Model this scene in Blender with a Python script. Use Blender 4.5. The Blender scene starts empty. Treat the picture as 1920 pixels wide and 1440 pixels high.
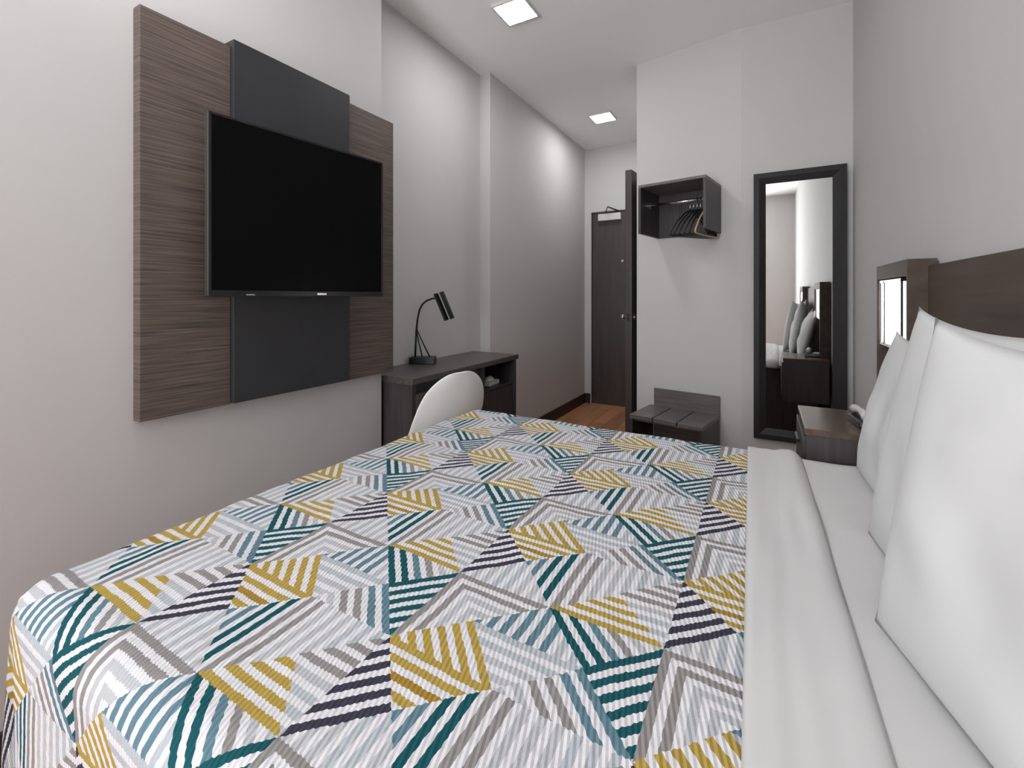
import bpy, bmesh, math, random
from mathutils import Vector, Matrix
random.seed(7)
sc = bpy.context.scene
COL = sc.collection

# ------------------------------------------------------------ camera, world, light, exposure
cam_d = bpy.data.cameras.new('camera')
cam_d.sensor_width = 36.0
cam_d.lens = 36.0 * 830.0 / 1920.0
cam_d.shift_y = -164.0 / 1920.0
cam_d.clip_start = 0.02
cam = bpy.data.objects.new('camera', cam_d)
COL.objects.link(cam)
cam.location = (0.0, 0.0, 1.30)
cam.rotation_euler = (math.radians(90), 0, math.radians(29.626))
sc.camera = cam

sc.view_settings.view_transform = 'Standard'
sc.view_settings.look = 'None'
sc.view_settings.gamma = 1.0
sc.view_settings.use_curve_mapping = False
sc.view_settings.exposure = -0.22

world = bpy.data.worlds.new('daylight')
world.use_nodes = True
world.node_tree.nodes['Background'].inputs[0].default_value = (0.80, 0.90, 1.0, 1)
world.node_tree.nodes['Background'].inputs[1].default_value = 1.6
sc.world = world

H = 3.104          # ceiling height
YB = -2.50         # wall behind the camera

def area_light(name, loc, rot, sx, sy, power, color=(1, 1, 1)):
    d = bpy.data.lights.new(name, 'AREA')
    d.shape = 'RECTANGLE'; d.size = sx; d.size_y = sy; d.energy = power; d.color = color
    o = bpy.data.objects.new(name, d); COL.objects.link(o)
    o.location = loc; o.rotation_euler = rot
    return o
# daylight coming through the window behind the camera
area_light('window_daylight', (-1.01, YB - 0.30, 1.55), (math.radians(98), 0, 0), 1.35, 2.2, 122, (0.95, 0.975, 1.0))
# added upward fill lamp outside the window, there to brighten the ceiling
area_light('ceiling_fill', (-1.01, YB - 0.60, 0.45), (math.radians(172), 0, 0), 1.35, 0.8, 200, (0.96, 0.98, 1.0))
PANEL_EMIT = 80.0   # ceiling panels
LAMP_EMIT = 3.0     # headboard lamps

# ------------------------------------------------------------ material helpers
def lin(c):
    return tuple(((v / 255) / 12.92 if v / 255 <= 0.04045 else ((v / 255 + 0.055) / 1.055) ** 2.4) for v in c) + (1.0,)

def newmat(name, rgb, rough=0.6, metal=0.0, spec=0.5):
    m = bpy.data.materials.new(name); m.use_nodes = True
    b = m.node_tree.nodes['Principled BSDF']
    b.inputs['Base Color'].default_value = lin(rgb)
    b.inputs['Roughness'].default_value = rough
    b.inputs['Metallic'].default_value = metal
    b.inputs['Specular IOR Level'].default_value = spec
    return m

def noise_mat(name, c1, c2, scale=(8, 8, 8), rough=0.6, detail=4, bump=0.0, bscale=None, spec=0.5, lo=0.35, hi=0.65):
    m = newmat(name, c1, rough, 0, spec)
    nt = m.node_tree; N = nt.nodes; L = nt.links
    b = N['Principled BSDF']
    tc = N.new('ShaderNodeTexCoord'); mp = N.new('ShaderNodeMapping'); mp.inputs['Scale'].default_value = scale
    nz = N.new('ShaderNodeTexNoise'); nz.inputs['Scale'].default_value = 1.0; nz.inputs['Detail'].default_value = detail
    rp = N.new('ShaderNodeValToRGB')
    rp.color_ramp.elements[0].position = lo; rp.color_ramp.elements[0].color = lin(c1)
    rp.color_ramp.elements[1].position = hi; rp.color_ramp.elements[1].color = lin(c2)
    L.new(tc.outputs['Object'], mp.inputs['Vector']); L.new(mp.outputs[0], nz.inputs['Vector'])
    L.new(nz.outputs['Fac'], rp.inputs[0]); L.new(rp.outputs[0], b.inputs['Base Color'])
    if bump > 0:
        bp = N.new('ShaderNodeBump'); bp.inputs['Strength'].default_value = bump; bp.inputs['Distance'].default_value = 0.002
        src = nz
        if bscale:
            n2 = N.new('ShaderNodeTexNoise'); n2.inputs['Scale'].default_value = bscale; n2.inputs['Detail'].default_value = 6
            L.new(tc.outputs['Object'], n2.inputs['Vector']); src = n2
        L.new(src.outputs['Fac'], bp.inputs['Height']); L.new(bp.outputs[0], b.inputs['Normal'])
    return m

def emit_mat(name, rgb, strength):
    m = bpy.data.materials.new(name); m.use_nodes = True
    b = m.node_tree.nodes['Principled BSDF']
    b.inputs['Base Color'].default_value = lin((235, 235, 235))
    b.inputs['Emission Color'].default_value = lin(rgb)
    b.inputs['Emission Strength'].default_value = strength
    return m

M = {}
M['wall'] = noise_mat('wall_paint', (196, 193, 193), (199, 196, 195), (1.5, 1.5, 1.5), 0.75, bump=0.05, bscale=180, spec=0.25)
M['ceiling'] = noise_mat('ceiling_paint', (240, 242, 241), (242, 243, 242), (1, 1, 1), 0.85, bump=0.05, bscale=120, spec=0.2)
M['base'] = noise_mat('baseboard_dark', (44, 30, 27), (56, 38, 33), (3, 3, 30), 0.5)
M['panelwood'] = noise_mat('textured_veneer', (62, 53, 49), (110, 95, 87), (3, 4, 170), 0.55, detail=8, bump=0.5, lo=0.30, hi=0.70)
M['charcoal'] = noise_mat('charcoal_panel', (41, 41, 44), (46, 46, 49), (6, 6, 6), 0.42)
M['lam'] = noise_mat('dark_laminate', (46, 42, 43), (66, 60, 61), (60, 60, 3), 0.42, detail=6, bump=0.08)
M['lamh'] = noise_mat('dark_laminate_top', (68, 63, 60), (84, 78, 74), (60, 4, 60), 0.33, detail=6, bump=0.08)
M['lamx'] = noise_mat('dark_laminate_lit', (92, 86, 85), (112, 105, 103), (4, 60, 60), 0.36, detail=6, bump=0.08)  # laminate lightened, the light on the bench seat put into its colour
M['head'] = noise_mat('headboard_laminate', (78, 67, 61), (88, 77, 70), (30, 2, 30), 0.6, detail=6, spec=0.15)
M['ns'] = noise_mat('nightstand_top_warm_sheen', (84, 70, 60), (98, 83, 71), (40, 4, 40), 0.22, detail=6)  # warm reflection on the top tinted into the brown
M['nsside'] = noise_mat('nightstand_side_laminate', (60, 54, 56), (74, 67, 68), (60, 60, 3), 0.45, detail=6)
M['door'] = noise_mat('door_laminate', (62, 54, 53), (72, 63, 62), (20, 20, 2), 0.4)
M['mframe'] = noise_mat('mirror_frame_wood', (30, 28, 29), (38, 35, 36), (30, 30, 4), 0.5, spec=0.35)
M['black'] = newmat('black_metal', (20, 21, 23), 0.35)
M['screen'] = newmat('tv_screen', (6, 6, 7), 0.3, spec=0.1)
M['bezel'] = newmat('tv_bezel', (24, 24, 27), 0.25)
M['chrome'] = newmat('chrome', (215, 215, 218), 0.12, 1.0)
M['steel'] = newmat('brushed_steel', (190, 188, 185), 0.3, 1.0)
M['white_metal'] = newmat('pale_grey_metal', (205, 203, 200), 0.5)
M['shell'] = newmat('white_plastic', (243, 243, 241), 0.4)
M['sheet'] = noise_mat('white_sheet', (204, 203, 203), (208, 206, 206), (3, 3, 3), 0.9, bump=0.15, bscale=14, spec=0.1)
M['pillow'] = noise_mat('white_pillowcase', (210, 210, 210), (213, 213, 213), (3, 3, 3), 0.9, bump=0.2, bscale=9, spec=0.1)
M['trim'] = newmat('white_trim', (215, 213, 208), 0.5)
M['tan'] = noise_mat('hanger_wood', (176, 150, 110), (190, 165, 124), (40, 40, 10), 0.4)
M['smoke'] = newmat('charcoal_plastic', (36, 35, 37), 0.3)
M['mirror'] = newmat('mirror_glass', (236, 238, 236), 0.02, 1.0)
M['panel_light'] = emit_mat('light_panel', (253, 254, 255), PANEL_EMIT)
M['lamp_light'] = emit_mat('lamp_acrylic', (255, 246, 236), LAMP_EMIT)
M['curtain'] = newmat('window_frame_white', (225, 225, 225), 0.5)

gm = bpy.data.materials.new('window_glass'); gm.use_nodes = True
gt = gm.node_tree; gt.nodes.clear()
g_o = gt.nodes.new('ShaderNodeOutputMaterial'); g_m = gt.nodes.new('ShaderNodeMixShader'); g_t = gt.nodes.new('ShaderNodeBsdfTransparent'); g_g = gt.nodes.new('ShaderNodeBsdfGlossy')
g_g.inputs['Roughness'].default_value = 0.02; g_m.inputs[0].default_value = 0.06
gt.links.new(g_t.outputs[0], g_m.inputs[1]); gt.links.new(g_g.outputs[0], g_m.inputs[2]); gt.links.new(g_m.outputs[0], g_o.inputs[0])
M['glass'] = gm

# floor: plank vinyl
def floor_mat():
    m = newmat('plank_floor', (150, 100, 66), 0.35)
    nt = m.node_tree; N = nt.nodes; L = nt.links; b = N['Principled BSDF']
    tc = N.new('ShaderNodeTexCoord'); mp = N.new('ShaderNodeMapping'); mp.inputs['Rotation'].default_value = (0, 0, math.radians(90))
    br = N.new('ShaderNodeTexBrick'); br.inputs['Scale'].default_value = 1.0
    br.inputs['Brick Width'].default_value = 1.1; br.inputs['Row Height'].default_value = 0.14; br.inputs['Mortar Size'].default_value = 0.002
    br.inputs['Color1'].default_value = lin((196, 140, 100)); br.inputs['Color2'].default_value = lin((164, 114, 80)); br.inputs['Mortar'].default_value = lin((60, 40, 30))
    L.new(tc.outputs['Object'], mp.inputs['Vector']); L.new(mp.outputs[0], br.inputs['Vector'])
    m2 = N.new('ShaderNodeMapping'); m2.inputs['Scale'].default_value = (30, 2, 1)
    nz = N.new('ShaderNodeTexNoise'); nz.inputs['Scale'].default_value = 1.0; nz.inputs['Detail'].default_value = 6
    L.new(tc.outputs['Object'], m2.inputs['Vector']); L.new(m2.outputs[0], nz.inputs['Vector'])
    mx = N.new('ShaderNodeMix'); mx.data_type = 'RGBA'; mx.blend_type = 'OVERLAY'; mx.inputs[0].default_value = 0.6
    L.new(br.outputs['Color'], mx.inputs[6]); L.new(nz.outputs['Color'], mx.inputs[7]); L.new(mx.outputs[2], b.inputs['Base Color'])
    return m
M['floor'] = floor_mat()

# quilt: pieced triangles of stripes, one repeat every two cells; uv is measured in cells on the flat cloth
def quilt_mat():
    m = newmat('patchwork_stripe_quilt', (225, 222, 222), 0.9, spec=0.1)
    nt = m.node_tree; N = nt.nodes; L = nt.links; b = N['Principled BSDF']
    class E:
        def __init__(s, sock): s.k = sock
        def op(s, kind, o=None, c=None):
            n = N.new('ShaderNodeMath'); n.operation = kind
            for i, v in enumerate((s, o, c)):
                if v is None: continue
                if isinstance(v, E): L.new(v.k, n.inputs[i])
                else: n.inputs[i].default_value = v
            return E(n.outputs[0])
        def __add__(s, o): return s.op('ADD', o)
        def __sub__(s, o): return s.op('SUBTRACT', o)
        def __mul__(s, o): return s.op('MULTIPLY', o)
        def gt(s, o): return s.op('GREATER_THAN', o)
        def inv(s):
            return const(1.0) - s
    def const(v):
        n = N.new('ShaderNodeValue'); n.outputs[0].default_value = v; return E(n.outputs[0])
    uv = N.new('ShaderNodeUVMap'); uv.uv_map = 'cloth'
    # stripes are slightly wavy from the quilting
    nz = N.new('ShaderNodeTexNoise'); nz.inputs['Scale'].default_value = 16; nz.inputs['Detail'].default_value = 1
    L.new(uv.outputs[0], nz.inputs['Vector'])
    sp0 = N.new('ShaderNodeSeparateXYZ'); L.new(uv.outputs[0], sp0.inputs[0])
    spn = N.new('ShaderNodeSeparateColor'); L.new(nz.outputs['Color'], spn.inputs[0])
    U0 = E(sp0.outputs[0]); V0 = E(sp0.outputs[1])
    rib = (U0 * 24.0 + V0 * 7.0).op('FRACT')
    ribh = (rib - 0.5).op('ABSOLUTE') * 2.0
    U = U0 + (E(spn.outputs[0]) - 0.5) * 0.022
    V = V0 + (E(spn.outputs[1]) - 0.5) * 0.022 + (ribh - 0.5) * 0.011
    x = U.op('FLOORED_MODULO', 2.0); y = V.op('FLOORED_MODULO', 2.0)
    ix = x.op('FLOOR'); iy = y.op('FLOOR')
    lx = x - ix; ly = y - iy
    d1 = (ly - lx).gt(0.0); d2 = (lx + ly).gt(1.0)
    nd1 = d1.inv(); nd2 = d2.inv()
    top = d1 * d2; bot = nd1 * nd2; left = d1 * nd2; right = nd1 * d2
    hi = ly.gt(0.5); nhi = hi.inv()
    nix = ix.inv(); niy = iy.inv()
    ca = nix * niy; cb = nix * iy; cc = ix * niy; cd = ix * iy
    R = 0.7071 
    anti = (lx + ly - 1.0) * R; diag = (ly - lx) * R
    one = const(1.0)
    neg = lambda e: e * -1.0
    C = dict(m=(178, 152, 78), M=(164, 130, 56), t=(30, 84, 92), s=(100, 130, 143), n=(64, 62, 76), g=(146, 142, 141), l=(187, 188, 192), b=(181, 187, 194))
    W = lin((222, 220, 224))
    def ramp(coord, cols):
        r = N.new('ShaderNodeValToRGB'); cr = r.color_ramp; cr.interpolation = 'CONSTANT'
        k = 0
        for i, c in enumerate(cols):
            for col, p in ((lin(C[c]), i * 0.125), (W, i * 0.125 + 0.066)):
                if k < 2:
                    e = cr.elements[k]; e.position = p
                else:
                    e = cr.elements.new(min(p, 1.0))
                e.color = col; k += 1
        L.new(coord.k, r.inputs[0])
        return r.outputs[0]
    regs = [
        (ca * bot, ly, 'mmmm'), (ca * right, ly, 'bbblgggg'), (ca * top, lx, 'gglllbbb'), (ca * left, lx, 'gglllbbb'),
        (cb * top, anti, 'ttsgll'), (cb * right, neg(diag), 'tttttt'), (cb * bot, neg(anti), 'ssggll'),
        (cb * left * hi, lx, 'ssbb'), (cb * left * nhi, const(0.5) - ly, 'bbll'),
        (cc * left, diag, 'nnnnnn'), (cc * bot, lx, 'lllbblll'), (cc * top, one - ly, 'mmMm'), (cc * right, lx, 'llssssttt'[:8]),
        (cd * top, one - ly, 'gglllb'), (cd * left, lx, 'gglllb'), (cd * bot, neg(anti), 'mmmmmm'),
        (cd * right * hi, lx, 'llllssss'), (cd * right * nhi, const(0.5) - ly, 'bbll'),
    ]
    cur = None
    for mask, coord, cols in regs:
        o = ramp(coord, cols)
        mx = N.new('ShaderNodeMix'); mx.data_type = 'RGBA'
        L.new(mask.k, mx.inputs[0])
        if cur is None: mx.inputs[6].default_value = W
        else: L.new(cur, mx.inputs[6])
        L.new(o, mx.inputs[7]); cur = mx.outputs[2]
    L.new(cur, b.inputs['Base Color'])
    # quilting: fine ribs and puckers
    nb = N.new('ShaderNodeTexNoise'); nb.inputs['Scale'].default_value = 9; nb.inputs['Detail'].default_value = 4
    L.new(uv.outputs[0], nb.inputs['Vector'])
    hgt = ribh * 0.55 + E(nb.outputs['Fac']) * 1.2
    bp = N.new('ShaderNodeBump'); bp.inputs['Strength'].default_value = 0.75; bp.inputs['Distance'].default_value = 0.006
    L.new(hgt.k, bp.inputs['Height']); L.new(bp.outputs[0], b.inputs['Normal'])
    return m
M['quilt'] = quilt_mat()

# ------------------------------------------------------------ mesh helpers
def BM(): return bmesh.new()

def box(bm, x0, x1, y0, y1, z0, z1, bev=0.0, seg=2):
    t = bmesh.new()
    bmesh.ops.create_cube(t, size=1.0)
    for v in t.verts:
        v.co = Vector(((x0 + x1) / 2 + v.co.x * (x1 - x0), (y0 + y1) / 2 + v.co.y * (y1 - y0), (z0 + z1) / 2 + v.co.z * (z1 - z0)))
    if bev > 0:
        bmesh.ops.bevel(t, geom=list(t.edges), offset=bev, segments=seg, affect='EDGES', profile=0.6)
    merge(bm, t)
    return bm

def merge(bm, t, mat=None):
    if mat is not None: bmesh.ops.transform(t, matrix=mat, verts=t.verts)
    me = bpy.data.meshes.new('tmp'); t.to_mesh(me); bm.from_mesh(me); bpy.data.meshes.remove(me); t.free()

def prism(bm, pts, z0, z1):
    lo = [bm.verts.new((p[0], p[1], z0)) for p in pts]; up = [bm.verts.new((p[0], p[1], z1)) for p in pts]
    n = len(pts)
    bm.faces.new(lo[::-1]); bm.faces.new(up)
    for i in range(n): bm.faces.new((lo[i], lo[(i + 1) % n], up[(i + 1) % n], up[i]))
    bmesh.ops.recalc_face_normals(bm, faces=bm.faces)
    return bm

def tube(bm, pts, r, seg=10, closed=False, radii=None):
    pts = [Vector(p) for p in pts]; rings = []; n = len(pts)
    prev = None
    for i, p in enumerate(pts):
        if closed: d = (pts[(i + 1) % n] - pts[i - 1]).normalized()
        else: d = (pts[min(i + 1, n - 1)] - pts[max(i - 1, 0)]).normalized()
        if prev is None:
            a = d.orthogonal().normalized()
        else:
            a = (prev - d * prev.dot(d)).normalized()
        prev = a; b = d.cross(a)
        rr = radii[i] if radii else r
        rings.append([bm.verts.new(p + (a * math.cos(k * 2 * math.pi / seg) + b * math.sin(k * 2 * math.pi / seg)) * rr) for k in range(seg)])
    m = n if closed else n - 1
    for i in range(m):
        A, B = rings[i], rings[(i + 1) % n]
        for k in range(seg): bm.faces.new((A[k], A[(k + 1) % seg], B[(k + 1) % seg], B[k]))
    if not closed:
        bm.faces.new(rings[0][::-1]); bm.faces.new(rings[-1])
    bmesh.ops.recalc_face_normals(bm, faces=bm.faces)
    return bm

def obj(name, bm, mat, parent=None, smooth=False, kind=None, label=None, cat=None, group=None, autosmooth=None):
    me = bpy.data.meshes.new(name); bm.to_mesh(me); bm.free()
    me.materials.append(M[mat] if isinstance(mat, str) else mat)
    o = bpy.data.objects.new(name, me); COL.objects.link(o)
    if smooth:
        for p in me.polygons: p.use_smooth = True
    if parent is not None: o.parent = parent
    if kind: o['kind'] = kind
    if label: o['label'] = label
    if cat: o['category'] = cat
    if group: o['group'] = group
    return o

def thing(name, label, cat, loc=(0, 0, 0), rz=0.0, group=None):
    o = bpy.data.objects.new(name, None); COL.objects.link(o)
    o.empty_display_size = 0.05
    o.location = loc; o.rotation_euler = (0, 0, rz); o['label'] = label; o['category'] = cat
    if group: o['group'] = group
    return o

# ------------------------------------------------------------ room shell
XT, XR2, XC, XRW = -1.80, -2.01, -1.915, 0.475
YTV, YPIL, YFAR = 1.734, 3.01, 5.18
obj('floor', box(BM(), -2.2, 0.6, YB - 0.1, YFAR + 0.1, -0.1, 0.0), 'floor', kind='structure')
obj('ceiling', box(BM(), -2.2, 0.6, YB - 0.1, YFAR + 0.1, H, H + 0.1), 'ceiling', kind='structure')
obj('wall_left', prism(BM(), [(XT, YB), (XT, YTV), (XR2, YTV), (XR2, YPIL), (XC, YPIL), (XC, YFAR), (-2.2, YFAR), (-2.2, YB)], 0, H), 'wall', kind='structure')
obj('wall_right', prism(BM(), [(XRW, YB), (0.6, YB), (0.6, 3.6), (XRW, 3.6)], 0, H), 'wall', kind='structure')
# bathroom block with a shallow crease in its front wall; the hallway runs along its side
obj('wall_bathroom', prism(BM(), [(XRW, 3.385), (-0.13, 3.353), (-0.86, 3.48), (-0.86, YFAR), (XRW, YFAR)], 0, H), 'wall', kind='structure')
bmf = BM()
box(bmf, XC, -1.83, YFAR, YFAR + 0.1, 0, H); box(bmf, -1.83, -0.93, YFAR, YFAR + 0.1, 2.325, H); box(bmf, -0.93, -0.86, YFAR, YFAR + 0.1, 0, H)
obj('wall_far', bmf, 'wall', kind='structure')
# wall behind the camera with the window opening
wx0, wx1, wz0, wz1 = -1.70, -0.32, 0.55, 2.75
bmb = BM()
box(bmb, XT, wx0, YB - 0.1, YB, 0, H); box(bmb, wx1, XRW, YB - 0.1, YB, 0, H)
box(bmb, wx0, wx1, YB - 0.1, YB, 0, wz0); box(bmb, wx0, wx1, YB - 0.1, YB, wz1, H)
obj('wall_back', bmb, 'wall', kind='structure')
win = bpy.data.objects.new('window_1', None); COL.objects.link(win); win['kind'] = 'structure'; win.location = (0, YB - 0.05, wz0)
bw = BM()
for a in ((wx0, wx0 + .05, 0, 2.2), (wx1 - .05, wx1, 0, 2.2), (wx0 + .05, wx1 - .05, 0, .05), (wx0 + .05, wx1 - .05, 2.15, 2.2), (-1.035, -.985, .05, 2.15)):
    box(bw, a[0], a[1], -.025, .025, a[2], a[3])
obj('window_frame', bw, 'curtain', win)
obj('glass_pane', box(BM(), wx0 + .05, wx1 - .05, -.003, .003, .05, 2.15), 'glass', win)
# dark baseboards
bb = BM()
box(bb, XC, XC + 0.014, YPIL, YFAR - 0.001, 0.0, 0.115, 0.003); box(bb, XC + 0.014, -1.842, YFAR - 0.014, YFAR - 0.001, 0, 0.115, 0.003)
obj('baseboard_left', bb, 'base', kind='structure')
obj('baseboard_front_left', box(BM(), XT, XT + 0.014, YB + 0.02, YTV, 0, 0.12, 0.003), 'base', kind='structure')
bb = BM()
t = BM(); box(t, 0.0, 0.741, -0.014, 0.0, 0, 0.12, 0.003)
merge(bb, t, Matrix.Translation((-0.86, 3.479, 0)) @ Matrix.Rotation(math.radians(-9.87), 4, 'Z'))
obj('baseboard_bathroom', bb, 'base', kind='structure')

# entry door
d1 = bpy.data.objects.new('door_1', None); COL.objects.link(d1); d1['kind'] = 'structure'; d1.location = (-1.38, YFAR, 0)
obj('door_leaf', box(BM(), -0.435, 0.435, 0.005, 0.05, 0.001, 2.305, 0.002), 'door', d1)
b = BM(); box(b, -0.449, -0.437, -0.006, 0.06, 0, 2.32); box(b, 0.437, 0.449, -0.006, 0.06, 0, 2.32); box(b, -0.449, 0.449, -0.006, 0.06, 2.307, 2.322)
obj('door_frame', b, 'door', d1)
cl = obj('door_closer', box(BM(), -0.350, -0.075, -0.055, 0.004, 2.205, 2.288, 0.006), 'white_metal', d1); cl['label'] = 'pale grey closer box'
b = BM(); tube(b, [(-0.27, -0.03, 2.288), (-0.20, -0.15, 2.345), (-0.11, -0.01, 2.312)], 0.009, 8)
tube(b, [(-0.27, -0.03, 2.283), (-0.27, -0.03, 2.30)], 0.016, 10); box(b, -0.135, -0.085, -0.02, -0.006, 2.300, 2.318, .002)
obj('closer_arm', b, 'black', d1)
b = BM(); tube(b, [(-0.065, -0.012, 1.72), (-0.065, 0.006, 1.72)], 0.014, 12)
obj('door_viewer', b, 'steel', d1)
b = BM(); tube(b, [(0.37, 0.006, 1.06), (0.37, -0.05, 1.06)], 0.014, 12); tube(b, [(0.37, -0.045, 1.06), (0.25, -0.05, 1.06)], 0.011, 12)
obj('door_handle', b, 'steel', d1)
# bathroom door, standing open along the hallway
ang = math.radians(5.2)
d2 = bpy.data.objects.new('door_2', None); COL.objects.link(d2); d2['kind'] = 'structure'
d2.location = (-0.952, 3.58, 0); d2.rotation_euler = (0, 0, -ang)
obj('door_leaf', box(BM(), -0.027, 0.027, 0.0, 0.78, 0.01, 2.325, 0.003), 'door', d2)
for s in (-1, 1):
    b = BM(); tube(b, [(s * 0.026, 0.07, 1.13), (s * 0.034, 0.07, 1.13)], 0.030, 16)
    tube(b, [(s * 0.03, 0.07, 1.13), (s * 0.055, 0.07, 1.13), (s * 0.062, 0.07, 1.13), (s * 0.078, 0.07, 1.13), (s * 0.084, 0.07, 1.13)], 0.02, 16, radii=[0.010, 0.010, 0.022, 0.024, 0.012])
    obj('door_knob', b, 'chrome', d2, smooth=True)
obj('latch_plate', box(BM(), -0.009, 0.009, -0.0015, 0.002, 1.10, 1.16), 'smoke', d2)

# ------------------------------------------------------------ ceiling lights
def ceil_light(x, y, label):
    t = thing('ceiling_light', label, 'light', (x, y, H), 0, 'square panel lights along the ceiling')
    b = BM()
    for a in ((-.112, -.101, -.112, .112), (.101, .112, -.112, .112), (-.101, .101, -.112, -.101), (-.101, .101, .101, .112)):
        box(b, a[0], a[1], a[2], a[3], -0.018, 0.0)
    obj('frame', b, 'white_metal', t)
    obj('diffuser', box(BM(), -.101, .101, -.101, .101, -0.016, -0.001), 'panel_light', t)
ceil_light(-1.355, 2.430, 'square lit ceiling panel nearer the camera, cut by the top edge of the picture')
ceil_light(-1.402, 4.305, 'square lit ceiling panel deeper in the hallway, in front of the entry door')
ceil_light(-1.31, 0.555, 'square ceiling panel light above the foot of the bed')
ceil_light(-1.27, -1.32, 'square ceiling panel light behind the camera near the window')

# ------------------------------------------------------------ television wall
tp = thing('wall_panel', 'tall three-board decorative wall panel of streaked brown wood and charcoal behind the television', 'wall panel', (XT, 1.2, 0.89))
def lbox(x0, x1, y0, y1, z0, z1, o=(0, 0, 0), bev=0.003):
    return box(BM(), x0 - o[0], x1 - o[0], y0 - o[1], y1 - o[1], z0 - o[2], z1 - o[2], bev)
o = (XT, 1.2, 0.89)
p = obj('wood_board', lbox(XT, -1.753, 0.648, 0.930, 0.893, 2.247, o), 'panelwood', tp); p['label'] = 'left streaked wood board'
p = obj('wood_board', lbox(XT, -1.753, 1.468, 1.776, 0.893, 2.243, o), 'panelwood', tp); p['label'] = 'right streaked wood board'
p = obj('charcoal_board', lbox(XT, -1.733, 0.930, 1.468, 0.897, 2.270, o), 'charcoal', tp); p['label'] = 'smooth charcoal middle board'

tv = thing('television', 'large flat black television mounted over the charcoal board of the wall panel', 'television', (-1.628, 1.168, 1.30), math.radians(-5.65))
W2 = 0.366
obj('screen', box(BM(), -0.010, 0.0125, -W2 + .010, W2 - .010, 0.022, 0.628, 0.001), 'screen', tv)
b = BM()
box(b, -0.012, 0.014, -W2, -W2 + .010, 0.0, 0.638, .002); box(b, -0.012, 0.014, W2 - .010, W2, 0.0, 0.638, .002)
box(b, -0.012, 0.014, -W2 + .010, W2 - .010, 0.0, 0.022, .002); box(b, -0.012, 0.014, -W2 + .010, W2 - .010, 0.628, 0.638, .002)
obj('bezel', b, 'bezel', tv)
obj('back_shell', box(BM(), -0.045, 0.005, -W2 + .08, W2 - .08, 0.06, 0.58, .004), 'smoke', tv)
obj('lit_edge', box(BM(), -0.011, 0.013, -W2 - .0015, -W2 - .0002, 0.003, 0.635), 'steel', tv)  # bright strip on the near side only, the lit edge put into colour
obj('wall_mount', box(BM(), -0.092, -0.045, -0.10, 0.10, 0.22, 0.42, .004), 'black', tv)
b = BM()
for k in range(5): box(b, 0.0145, 0.0152, 0.032 + k * 0.0085, 0.038 + k * 0.0085, 0.007, 0.014)
obj('badge', b, 'chrome', tv)['label'] = 'tiny silver maker mark'
obj('bezel_glint', box(BM(), 0.0142, 0.0152, -0.245, -0.215, 0.004, 0.009), 'steel', tv)  # pale chip standing in for a bright reflection on the lower bezel

# ------------------------------------------------------------ desk in the recess
dk = thing('desk', 'dark wood-grain writing desk fitted in the wall recess under the lamp', 'desk', (-1.8, 2.3, 0))
o = (-1.8, 2.3, 0)
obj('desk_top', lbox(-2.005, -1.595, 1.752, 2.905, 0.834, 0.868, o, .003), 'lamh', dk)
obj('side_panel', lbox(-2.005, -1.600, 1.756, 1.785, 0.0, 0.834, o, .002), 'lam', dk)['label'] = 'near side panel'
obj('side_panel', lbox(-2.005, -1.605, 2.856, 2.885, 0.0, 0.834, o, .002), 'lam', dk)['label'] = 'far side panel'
obj('kneehole_shade', lbox(-1.655, -1.635, 1.785, 2.44, 0.770, 0.834, o, .001), 'lam', dk)  # dark strip standing in for the shade under the desk top
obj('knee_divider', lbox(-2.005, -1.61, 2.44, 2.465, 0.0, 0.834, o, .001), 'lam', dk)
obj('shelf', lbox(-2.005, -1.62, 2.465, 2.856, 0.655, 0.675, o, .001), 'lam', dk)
dr = obj('cabinet_door', lbox(-1.635, -1.615, 2.47, 2.852, 0.02, 0.650, o, .002), 'lam', dk)
b = BM(); tube(b, [(-1.612 + 1.8, 2.50 - 2.3, 0.52), (-1.595 + 1.8, 2.50 - 2.3, 0.52)], 0.012, 10)
h = obj('knob', b, 'black', dr, smooth=True)
obj('back_panel', lbox(-2.008, -1.998, 2.465, 2.856, 0.02, 0.834, o, 0), 'lam', dk)
# grey item in the open niche
b = BM()
box(b, -.045, .045, -.075, .075, 0, .030, .006); 
bx = thing('grey_box', 'small pale grey box lying in the open niche of the desk', 'box', (-1.70, 2.66, 0.6752), 0.1)
obj('carton', b, 'white_metal', bx)
b = BM(); t = BM(); bmesh.ops.create_icosphere(t, subdivisions=3, radius=1.0)
for v in t.verts: v.co = Vector((v.co.x * .028, v.co.y * .05, .034 + v.co.z * .022 * (1 + .25 * math.sin(9 * v.co.y))))
merge(b, t); obj('rounded_top', b, 'sheet', bx, smooth=True)

# desk lamp
lp = thing('desk_lamp', 'black bent-stem desk lamp with a tilted split shade standing on the desk', 'lamp', (-1.91, 2.20, 0.868), math.radians(29.6))
# local x runs along the base, local z is up
obj('base', box(BM(), -.083, .078, -.045, .045, 0.0, 0.044, 0.003), 'black', lp)
obj('stem', tube(BM(), [(-.052, 0, .040), (-.049, 0, .12), (-.045, 0, .21), (-.036, 0, .29), (-.024, 0, .345), (-.004, 0, .384), (.022, 0, .405), (.056, 0, .418), (.086, 0, .424)], 0.0065, 10), 'black', lp, smooth=True)
obj('strut', tube(BM(), [(-.046, 0, .225), (-.028, 0.004, .13), (-.008, .006, .042)], 0.004, 8), 'black', lp, smooth=True)
obj('strut', tube(BM(), [(-.042, 0, .222), (.000, -.004, .13), (.044, -.006, .042)], 0.0045, 8), 'black', lp, smooth=True)
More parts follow.
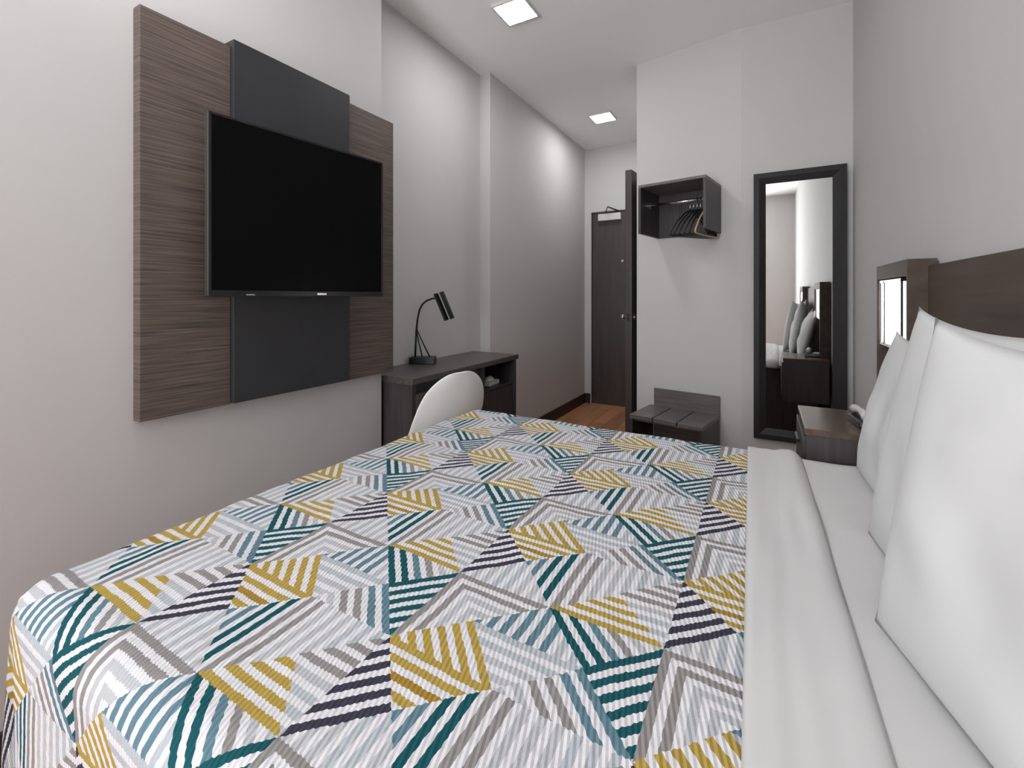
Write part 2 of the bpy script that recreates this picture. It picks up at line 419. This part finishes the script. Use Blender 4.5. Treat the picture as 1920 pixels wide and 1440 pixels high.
# shade: two halves of a slanted trough with a seam of light between
def shade(y0, y1, off):
    b = BM(); n = 14; ax = Vector((0.38, 0, -0.92)).normalized(); sd = Vector((0.92, 0, 0.38)).normalized()
    p0 = Vector((0.094 + off, 0, 0.455)); Lh = 0.185
    rings = []
    for j in range(2):
        for rr in (0.030, 0.026):
            ring = []
            for i in range(n + 1):
                a = math.pi * (y0 + (y1 - y0) * i / n)
                c = p0 + ax * (Lh * j) + sd * (math.cos(a) * rr) + Vector((0, 1, 0)) * (math.sin(a) * rr * 1.5)
                ring.append(b.verts.new(c))
            rings.append(ring)
    A0, A1, B0, B1 = rings
    for i in range(n):
        b.faces.new((A0[i], A0[i + 1], B0[i + 1], B0[i])); b.faces.new((A1[i], B1[i], B1[i + 1], A1[i + 1]))
        b.faces.new((A0[i], A1[i], A1[i + 1], A0[i + 1])); b.faces.new((B0[i], B0[i + 1], B1[i + 1], B1[i]))
    b.faces.new((A0[0], B0[0], B1[0], A1[0])); b.faces.new((A0[n], A1[n], B1[n], B0[n]))
    # top cap
    cap = [A1[i] for i in range(n + 1)]
    b.faces.new(cap)
    bmesh.ops.recalc_face_normals(b, faces=b.faces)
    return b
obj('lamp_shade', shade(0.56, 1.44, 0.0), 'black', lp)['label'] = 'rear half of the shade'
obj('lamp_shade', shade(-0.44, 0.44, 0.010), 'black', lp)['label'] = 'front half of the shade'

# ------------------------------------------------------------ shell chair
ch = thing('shell_chair', 'white moulded shell chair pushed under the desk', 'chair', (-1.66, 2.02, 0), math.radians(-12))
def shell_bm():
    # profile: (x forward-negative = toward desk, z), half width, side lift
    prof = [(-.26, .44, .10, .0), (-.245, .455, .17, .01), (-.20, .452, .225, .03), (-.12, .438, .245, .055), (-.03, .430, .250, .075), (.05, .440, .250, .09),
            (.11, .475, .252, .085), (.145, .53, .255, .07), (.165, .60, .258, .055), (.180, .67, .250, .045), (.192, .74, .232, .035), (.203, .80, .200, .028), (.212, .845, .150, .02), (.217, .880, .085, .01), (.218, .887, .03, .0)]
    b = BM(); nu = 20; rows = []
    for i, (x, z, hw, lift) in enumerate(prof):
        i0 = max(i - 1, 0); i1 = min(i + 1, len(prof) - 1)
        tx, tz = prof[i1][0] - prof[i0][0], prof[i1][1] - prof[i0][1]
        l = math.hypot(tx, tz); nx, nz = -tz / l, tx / l   # normal to the inside
        row = []
        for k in range(nu + 1):
            u = -1 + 2 * k / nu
            e = abs(u) ** 2.4 * lift
            row.append(b.verts.new((x + nx * e, u * hw, z + nz * e)))
        rows.append(row)
    for i in range(len(rows) - 1):
        for k in range(nu): b.faces.new((rows[i][k], rows[i][k + 1], rows[i + 1][k + 1], rows[i + 1][k]))
    bmesh.ops.recalc_face_normals(b, faces=b.faces)
    return b
so = obj('shell', shell_bm(), 'shell', ch, smooth=True)
md = so.modifiers.new('thick', 'SOLIDIFY'); md.thickness = 0.010
md = so.modifiers.new('sub', 'SUBSURF'); md.levels = 2; md.render_levels = 2
for sx, sy in ((-1, -1), (-1, 1), (1, -1), (1, 1)):
    b = BM(); tube(b, [(sx * .09, sy * .10, .425), (sx * .19, sy * .20, .0)], .014, 12, radii=[.014, .010])
    obj('leg', b, 'smoke', ch, smooth=True)
b = BM()
tube(b, [(-.14, -.15, .215), (.14, .15, .215)], .005, 8); tube(b, [(-.14, .15, .205), (.14, -.15, .205)], .005, 8)
obj('brace', b, 'black', ch)

# ------------------------------------------------------------ wardrobe shelf with rail on the bathroom wall
aL = math.radians(-9.87)
cw = thing('wardrobe_shelf', 'dark open wall-mounted clothes shelf with a chrome rail beside the bathroom door', 'shelf', (-0.256, 3.374, 1.735), aL)
# local x left(-) along wall, local -y out of wall
Wc, Dc, Hc = 0.448, 0.352, 0.335
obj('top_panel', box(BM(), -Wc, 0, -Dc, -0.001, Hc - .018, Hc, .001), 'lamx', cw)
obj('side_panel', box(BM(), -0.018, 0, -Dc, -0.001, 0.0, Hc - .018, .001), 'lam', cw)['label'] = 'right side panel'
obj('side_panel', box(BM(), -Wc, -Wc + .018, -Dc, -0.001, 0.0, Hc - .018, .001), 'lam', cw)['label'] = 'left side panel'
obj('back_panel', box(BM(), -Wc + .018, -.018, -0.014, -0.001, 0.0, Hc - .018), 'lam', cw)
rail = obj('rail', tube(BM(), [(-Wc + .018, -0.20, 0.215), (-.018, -0.20, 0.215)], 0.009, 12), 'chrome', cw, smooth=True)
for s in (-Wc + .019, -.025):
    obj('rail_flange', tube(BM(), [(s, -0.20, 0.215), (s + .006, -0.20, 0.215)], 0.024, 14), 'chrome', rail)

def hanger_parts(t, mat):
    # local: rail passes the origin; shoulders spread along local y; hang down -z
    b = BM()
    pts = [(0, .012 * math.cos(a) , .000 + .016 * math.sin(a)) for a in [math.radians(v) for v in range(200, -60, -20)]]
    pts += [(0, 0, -.03), (0, 0, -.065)]
    tube(b, pts, 0.0022, 8); obj('hook', b, 'chrome', t, smooth=True)
    b = BM()
    tube(b, [(0, 0, -.062), (0, .05, -.088), (0, .12, -.150), (0, .172, -.215), (0, .178, -.235), (0, .165, -.243), (0, .08, -.245), (0, 0, -.245), (0, -.08, -.245), (0, -.165, -.243), (0, -.178, -.235), (0, -.172, -.215), (0, -.12, -.150), (0, -.05, -.088)], 0.0055, 8, closed=True)
    obj('body', b, mat, t, smooth=True)
hx = [-.145, -.122, -.100, -.078, -.058, -.036]
tilt = [-26, -23, -20, -16, -12, -7]
where = ['leftmost black clothes hanger on the chrome rail, farthest from the side panel', 'second black clothes hanger from the left on the chrome rail',
         'third black clothes hanger from the left on the chrome rail', 'fourth black clothes hanger from the left on the chrome rail',
         'fifth black clothes hanger from the left, just beside the pale wooden one', 'pale wooden clothes hanger at the right end of the rail, against the side panel']
Rz = Matrix.Rotation(aL, 4, 'Z')
for x, ti, lb in zip(hx, tilt, where):
    w = Matrix.Translation((-0.256, 3.374, 1.735)) @ Rz @ Vector((x, -0.20, 0.215 - .003))
    t = thing('clothes_hanger', lb, 'hanger', tuple(w), aL + math.radians(ti), 'clothes hangers on the rail')
    hanger_parts(t, 'tan' if lb.startswith('pale') else 'black')

# ------------------------------------------------------------ luggage bench
aB = math.radians(-9.87)
lb = thing('luggage_bench', 'low dark luggage bench with a slatted top and raised back below the clothes shelf', 'bench', (-0.262, 3.366, 0), aB)
Wb, Db = 0.49, 0.385
slots = [0.155, 0.325]
b = BM()
xs = [-Wb, -Wb + .163, -Wb + .326, 0]
for i in range(3):
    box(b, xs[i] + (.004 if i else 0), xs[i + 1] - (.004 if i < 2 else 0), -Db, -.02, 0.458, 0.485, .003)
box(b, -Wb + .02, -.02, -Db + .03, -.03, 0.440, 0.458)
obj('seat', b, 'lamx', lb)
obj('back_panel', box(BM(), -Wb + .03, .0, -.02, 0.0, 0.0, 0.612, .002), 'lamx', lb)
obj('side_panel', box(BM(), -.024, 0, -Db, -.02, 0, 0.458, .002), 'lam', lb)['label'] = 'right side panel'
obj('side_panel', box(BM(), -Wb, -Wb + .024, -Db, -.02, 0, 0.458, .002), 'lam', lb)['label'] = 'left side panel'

# ------------------------------------------------------------ tall mirror
mx0, mx1, mz0, mz1, my = -0.058, 0.438, 0.370, 2.105, 3.352
mi = thing('wall_mirror', 'tall narrow mirror in a wide black frame on the bathroom wall', 'mirror', (0.19, my, mz0))
def frame_bm(x0, x1, z0, z1, fw, dout, din, y):
    b = BM()
    o_ = [(x0, z0), (x1, z0), (x1, z1), (x0, z1)]; i_ = [(x0 + fw, z0 + fw), (x1 - fw, z0 + fw), (x1 - fw, z1 - fw), (x0 + fw, z1 - fw)]
    m_ = [(x0 + fw * .45, z0 + fw * .45), (x1 - fw * .45, z0 + fw * .45), (x1 - fw * .45, z1 - fw * .45), (x0 + fw * .45, z1 - fw * .45)]
    R = [[b.verts.new((p[0], y, p[1])) for p in o_], [b.verts.new((p[0], y - dout, p[1])) for p in o_], [b.verts.new((p[0], y - dout, p[1])) for p in m_], [b.verts.new((p[0], y - din, p[1])) for p in i_], [b.verts.new((p[0], y, p[1])) for p in i_]]
    for a in range(5):
        A, B = R[a], R[(a + 1) % 5]
        for k in range(4): b.faces.new((A[k], A[(k + 1) % 4], B[(k + 1) % 4], B[k]))
    bmesh.ops.recalc_face_normals(b, faces=b.faces)
    return b
o = (0.19, my, mz0)
b = frame_bm(mx0 - o[0], mx1 - o[0], 0, mz1 - mz0, 0.070, 0.030, 0.012, 0.0)
obj('frame', b, 'mframe', mi)
obj('mirror_glass', box(BM(), mx0 + .069 - o[0], mx1 - .069 - o[0], -0.010, -0.004, .069, mz1 - mz0 - .069), 'mirror', mi)

# ------------------------------------------------------------ nightstand
ns = thing('nightstand', 'dark floating nightstand between the bed and the bathroom wall', 'nightstand', (0.30, 2.23, 0.45))
o = (0.30, 2.23, 0.45)
obj('top', lbox(0.137, 0.448, 2.022, 2.440, 0.772, 0.797, o, .002), 'ns', ns)
b = BM()
box(b, 0.141 - o[0], 0.448 - o[0], 2.026 - o[1], 2.046 - o[1], 0.0, 0.322); box(b, 0.141 - o[0], 0.448 - o[0], 2.416 - o[1], 2.436 - o[1], 0.0, 0.322)
box(b, 0.141 - o[0], 0.448 - o[0], 2.046 - o[1], 2.416 - o[1], 0.0, 0.02); box(b, 0.436 - o[0], 0.448 - o[0], 2.046 - o[1], 2.416 - o[1], 0.02, 0.322)
obj('body', b, 'nsside', ns)
dw = obj('drawer', lbox(0.130, 0.144, 2.050, 2.412, 0.475, 0.760, o, .002), 'nsside', ns)
obj('handle', lbox(0.118, 0.130, 2.17, 2.29, 0.70, 0.712, o, .002), 'black', dw)
# telephone
ph = thing('telephone', 'small black and grey telephone on the nightstand beside the pillows', 'telephone', (0.360, 2.195, 0.797), math.radians(8))
obj('base', box(BM(), -.055, .055, -.075, .075, 0, .028, .008), 'smoke', ph)
b = BM(); tube(b, [(-.03, -.07, .045), (-.03, -.05, .052), (-.03, 0, .056), (-.03, .05, .052), (-.03, .07, .045)], .013, 12, radii=[.018, .016, .011, .016, .018])
obj('handset', b, 'white_metal', ph, smooth=True)
obj('keypad', box(BM(), .0, .045, -.05, .05, .028, .031), 'white_metal', ph)

# ------------------------------------------------------------ headboard with end towers and lamps
hb = thing('headboard', 'dark brown wall-mounted headboard behind the white pillows', 'headboard', (0.462, 1.14, 0.0))
o = (0.462, 1.14, 0.0)
obj('panel', lbox(0.448, 0.474, 0.44, 1.852, 0.30, 1.397, o, .002), 'head', hb)
def tower(y0, y1, near, lab):
    # y0..y1 along the wall; 'near' = side that touches the bed
    t = thing('headboard_tower', lab, 'headboard', (0.44, (y0 + y1) / 2, 0.30), 0, 'framed end towers of the headboard')
    o = (0.44, (y0 + y1) / 2, 0.30)
    f = BM()
    for a in ((y0, y0 + .012, .80, 1.42), (y1 - .012, y1, .80, 1.42), (y0 + .012, y1 - .012, 1.366, 1.42)):
        box(f, 0.398 - o[0], 0.470 - o[0], a[0] - o[1], a[1] - o[1], a[2] - o[2], a[3] - o[2], .001)
    obj('frame', f, 'head', t)
    obj('lower_panel', lbox(0.448, 0.470, y0 + .012, y1 - .012, .30, 1.366, o, 0), 'lam', t)
    # lamp
    l = thing('wall_lamp', lab.replace('tall dark framed end tower', 'glowing white box lamp in the tower'), 'lamp', (0.42, (y0 + y1) / 2, 1.10), 0, 'box lamps in the headboard towers')
    ly0, ly1 = -.124, .191
    if not near: ly0, ly1 = -.191, .124
    ly0 -= .0
    obj('lamp_shade', box(BM(), -.014, .020, ly0 + .006, ly1 - .006, .022, .252), 'lamp_light', l)
    fr = BM()
    for yy in (ly0, ly1 - .006): 
        for xx in (-.018, .016): box(fr, xx, xx + .006, yy, yy + .006, .016, .258)
    bar = ly1 - .075 if near else ly0 + .057
    box(fr, -.018, -.0145, bar, bar + .018, .016, .258)
    box(fr, -.018, .022, ly0, ly1, .252, .262); box(fr, -.018, .022, ly0, ly1, .012, .022)
    box(fr, .020, .0275, ly0 + .1, ly1 - .1, .08, .16)
    obj('lamp_frame', fr, 'smoke', l)
tower(1.852, 2.290, True, 'tall dark framed end tower of the headboard above the nightstand')
tower(-0.01, 0.428, False, 'tall dark framed end tower of the headboard on the camera side')

# ------------------------------------------------------------ bed
ZB = 0.70
bx0, bx1, by0, by1 = -1.362, 0.440, 0.275, 1.985
bed = thing('bed', 'wide bed base and mattress made up with white sheets', 'bed', (-0.45, 1.14, 0))
o = (-0.45, 1.14, 0)
obj('mattress', box(BM(), bx0 + .02 - o[0], bx1 - o[0], by0 + .012 - o[1], by1 - .012 - o[1], 0.645, ZB - .014, 0.02, 4), 'sheet', bed, smooth=True)
obj('base', lbox(bx0 + .05, bx1 - .01, by0 + .03, by1 - .014, 0.0, 0.645, o, .01), 'lam', bed)

# cloth draped over a box: flat coordinates (a along -x from the head side, q along y)
def drape(name, xa, xb_edge, hang_x, hang_y, z, r, res, mat, puff, label, cat, uvs=True, group=None, headedge=None, seed=1, ystart=None, yend=None):
    """flat cloth from x=xa (head side) to the foot edge xb_edge plus the hang; both long sides hang too"""
    y0e = by0 if ystart is None else ystart; y1e = by1 if yend is None else yend
    foot = hang_x > 0
    Lx = (xa - xb_edge) + (hang_x if foot else 0)
    Ly = (y1e - y0e) + 2 * hang_y
    nx = int(Lx / res) + 1; ny = int(Ly / res) + 1
    bm = BM(); uvl = bm.loops.layers.uv.new('cloth')
    grid = []; fl = {}
    from mathutils import noise as NZ
    for i in range(nx + 1):
        row = []
        for j in range(ny + 1):
            fy = y0e - hang_y + Ly * j / ny
            x_head = headedge(fy) if headedge else xa
            fx = x_head - (x_head - (xb_edge - (hang_x if foot else 0))) * i / nx
            ex = 0.0; ey = 0.0; sx = -1; sy = 0
            if foot and fx < xb_edge + r: ex = xb_edge + r - fx
            if fy < y0e + r: ey = y0e + r - fy; sy = -1
            elif fy > y1e - r: ey = fy - (y1e - r); sy = 1
            Lh = math.hypot(ex, ey)
            cxp = fx + ex; cyp = fy - sy * ey
            if Lh > 1e-9:
                dx = -ex / Lh; dy = sy * ey / Lh
                # softened corner keeps a smaller rounding in plan
                if Lh < r * math.pi / 2:
                    a = Lh / r; out = r * math.sin(a); dz = r * (1 - math.cos(a))
                else:
                    out = r - 0.02 * (Lh - r * math.pi / 2); dz = r + (Lh - r * math.pi / 2)
                corner = min(ex, ey) / max(Lh, 1e-6)
                if corner > 0.05 and Lh > r:
                    ph = math.atan2(ey, ex)
                    out += 0.022 * math.sin(ph * 6) * min(1, (Lh - r) / 0.3) * min(1, corner * 3)
                elif Lh > r:
                    s_ = fx if ey > ex else fy
                    out += 0.010 * math.sin(s_ * 11 + seed) * min(1, (Lh - r) / 0.3)
                px = cxp + dx * out; py = cyp + dy * out; pz = z - dz
                pz = max(pz, 0.012)
            else:
                px, py, pz = fx, fy, z
            n1 = NZ.noise(Vector((fx * 5, fy * 5, seed)))
            n2 = NZ.noise(Vector((fx * 16, fy * 16, seed + 3)))
            pz += puff * (0.9 * n1 + 0.45 * n2) * (1 if Lh < r else 0.3)
            px += (puff * 0.8 * n2 if Lh > r else 0)
            v = bm.verts.new((px, py, max(pz, .012))); fl[v] = (fx, fy); row.append(v)
        grid.append(row)
    for i in range(nx):
        for j in range(ny):
            f = bm.faces.new((grid[i][j], grid[i + 1][j], grid[i + 1][j + 1], grid[i][j + 1]))
            for lp_ in f.loops:
                fx, fy = fl[lp_.vert]
                lp_[uvl].uv = ((fx + 0.356) / 0.2105 + 40, (fy - 0.770) / 0.2045 + 40)
    bmesh.ops.recalc_face_normals(bm, faces=bm.faces)
    ob = obj(name, bm, mat, None, smooth=True, label=label, cat=cat, group=group)
    return ob
def q_edge(y):     # head-side edge of the quilt, slightly skewed
    return -0.010 - 0.031 * max(0.0, min(1.0, (y - 0.6) / 1.4))
q = drape('quilt', -0.03, bx0 - .005, 0.44, 0.44, ZB + .008, 0.065, 0.014, 'quilt', 0.005, 'white quilt printed with teal, mustard and grey striped triangles over the foot of the bed', 'quilt', headedge=q_edge, seed=2)
m_ = q.modifiers.new('thick', 'SOLIDIFY'); m_.thickness = 0.009; m_.offset = -1
# folded-back band of top sheet
def sheet_band():
    bm = BM(); from mathutils import noise as NZ
    ny = 110; hang = 0.035; r = 0.04
    Ly = by1 - by0 + 2 * hang
    prof_n = 22
    rows = []
    for j in range(ny + 1):
        fy = by0 - hang + Ly * j / ny
        sy = 0; ey = 0
        if fy < by0 + r: ey = by0 + r - fy; sy = -1
        elif fy > by1 - r: ey = fy - (by1 - r); sy = 1
        if ey < r * math.pi / 2: a = ey / r; out = r * math.sin(a); dz = r * (1 - math.cos(a))
        else: out = r; dz = r + ey - r * math.pi / 2
        nrm = min(1, ey / (r * math.pi / 2)) * math.pi / 2 * (sy if sy else 0)
        ymid = max(by0, min(by1, fy))
        x0 = q_edge(ymid) - 0.014
        k = max(0.0, min(1.0, (ymid - 0.5) / 1.5))
        x1 = 0.152 - 0.030 * k
        row = []
        for i in range(prof_n + 1):
            u = i / prof_n
            # cross-section: soft roll at the right-hand (pillow) edge, flat towards the quilt
            x = x0 + (x1 - x0) * u
            h_ = 0.020 * (1 - max(0, (u - .78) / .22) ** 2.2) + 0.004 * math.sin(u * 5 + fy * 2)
            h_ += 0.0045 * NZ.noise(Vector((x * 18, fy * 2.2, 1))) + 0.003 * NZ.noise(Vector((x * 40, fy * 4, 5)))
            if u == 0: h_ = 0.017
            yy = (fy + sy * -ey) + sy * out + math.sin(nrm) * h_
            zz = ZB - dz + math.cos(nrm) * h_
            row.append(bm.verts.new((x, yy, max(.02, zz))))
        rows.append(row)
    for j in range(ny):
        for i in range(prof_n): bm.faces.new((rows[j][i], rows[j][i + 1], rows[j + 1][i + 1], rows[j + 1][i]))
    bmesh.ops.recalc_face_normals(bm, faces=bm.faces)
    return bm
s1 = obj('folded_sheet', sheet_band(), 'sheet', None, smooth=True, label='white top sheet folded back in a band between the quilt and the pillows', cat='sheet')
m_ = s1.modifiers.new('thick', 'SOLIDIFY'); m_.thickness = 0.007; m_.offset = -1
# sheet lying over the head end
s2 = drape('fitted_sheet', 0.436, 0.02, 0.0, 0.02, ZB - .002, 0.03, 0.02, 'sheet', 0.004, 'smooth white sheet over the head end of the bed under the pillows', 'sheet', seed=5)

# ------------------------------------------------------------ pillows
def pillow_bm(L_, Hh, T, seed, sag=0.15):
    from mathutils import noise as NZ
    b = BM(); nu, nv = 44, 36
    S = []
    for s in (1, -1):
        rows = []
        for i in range(nu + 1):
            u = -1 + 2 * i / nu; row = []
            for j in range(nv + 1):
                v = -1 + 2 * j / nv
                th_ = T / 2 * (max(0, 1 - abs(u) ** 3.0) ** .62) * (max(0, 1 - abs(v) ** 2.6) ** .62)
                y = L_ / 2 * u * (1 - 0.035 * (1 - v * v) ** 1.0)
                z = Hh / 2 * v * (1 - (sag if v > 0 else 0.02) * (1 - u * u) ** 0.8)
                th_ += 0.006 * NZ.noise(Vector((u * 2.2 + seed, v * 2.2, s))) * (1 - u * u) * (1 - v * v) * 3
                row.append((s * th_, y, z))
            rows.append(row)
        S.append(rows)
    V = [[[None] * (nv + 1) for _ in range(nu + 1)] for _ in range(2)]
    for i in range(nu + 1):
        for j in range(nv + 1):
            V[0][i][j] = b.verts.new(S[0][i][j])
            if i in (0, nu) or j in (0, nv): V[1][i][j] = V[0][i][j]
            else: V[1][i][j] = b.verts.new(S[1][i][j])
    for s in range(2):
        for i in range(nu):
            for j in range(nv):
                f = (V[s][i][j], V[s][i + 1][j], V[s][i + 1][j + 1], V[s][i][j + 1])
                b.faces.new(f if s == 0 else f[::-1])
    bmesh.ops.recalc_face_normals(b, faces=b.faces)
    return b
def pillow(cx_, cy_, yaw, lean, L_, Hh, T, label, seed, sag=0.15, roll=0.0):
    b = pillow_bm(L_, Hh, T, seed, sag)
    mt = Matrix.Rotation(math.radians(lean), 4, 'Y') @ Matrix.Rotation(math.radians(roll), 4, 'X') @ Matrix.Translation((0, 0, Hh / 2))
    bmesh.ops.transform(b, matrix=mt, verts=b.verts)
    ob = obj('pillow', b, 'pillow', None, smooth=True, label=label, cat='pillow', group='white pillows standing against the headboard')
    ob.location = (cx_, cy_, ZB - .004); ob.rotation_euler = (0, 0, math.radians(yaw))
    return ob
pillow(0.300, 1.630, 3, 13, 0.66, 0.500, 0.11, 'white pillow standing farthest from the camera, next to the nightstand', 1, 0.13)
pillow(0.272, 1.092, 7, 10, 0.68, 0.590, 0.11, 'middle white pillow, seen as a narrow strip between the other two', 2, 0.16)
pillow(0.262, 0.762, 16, 9.5, 0.60, 0.575, 0.12, 'nearest and largest-looking white pillow at the right edge of the picture', 3, 0.16)
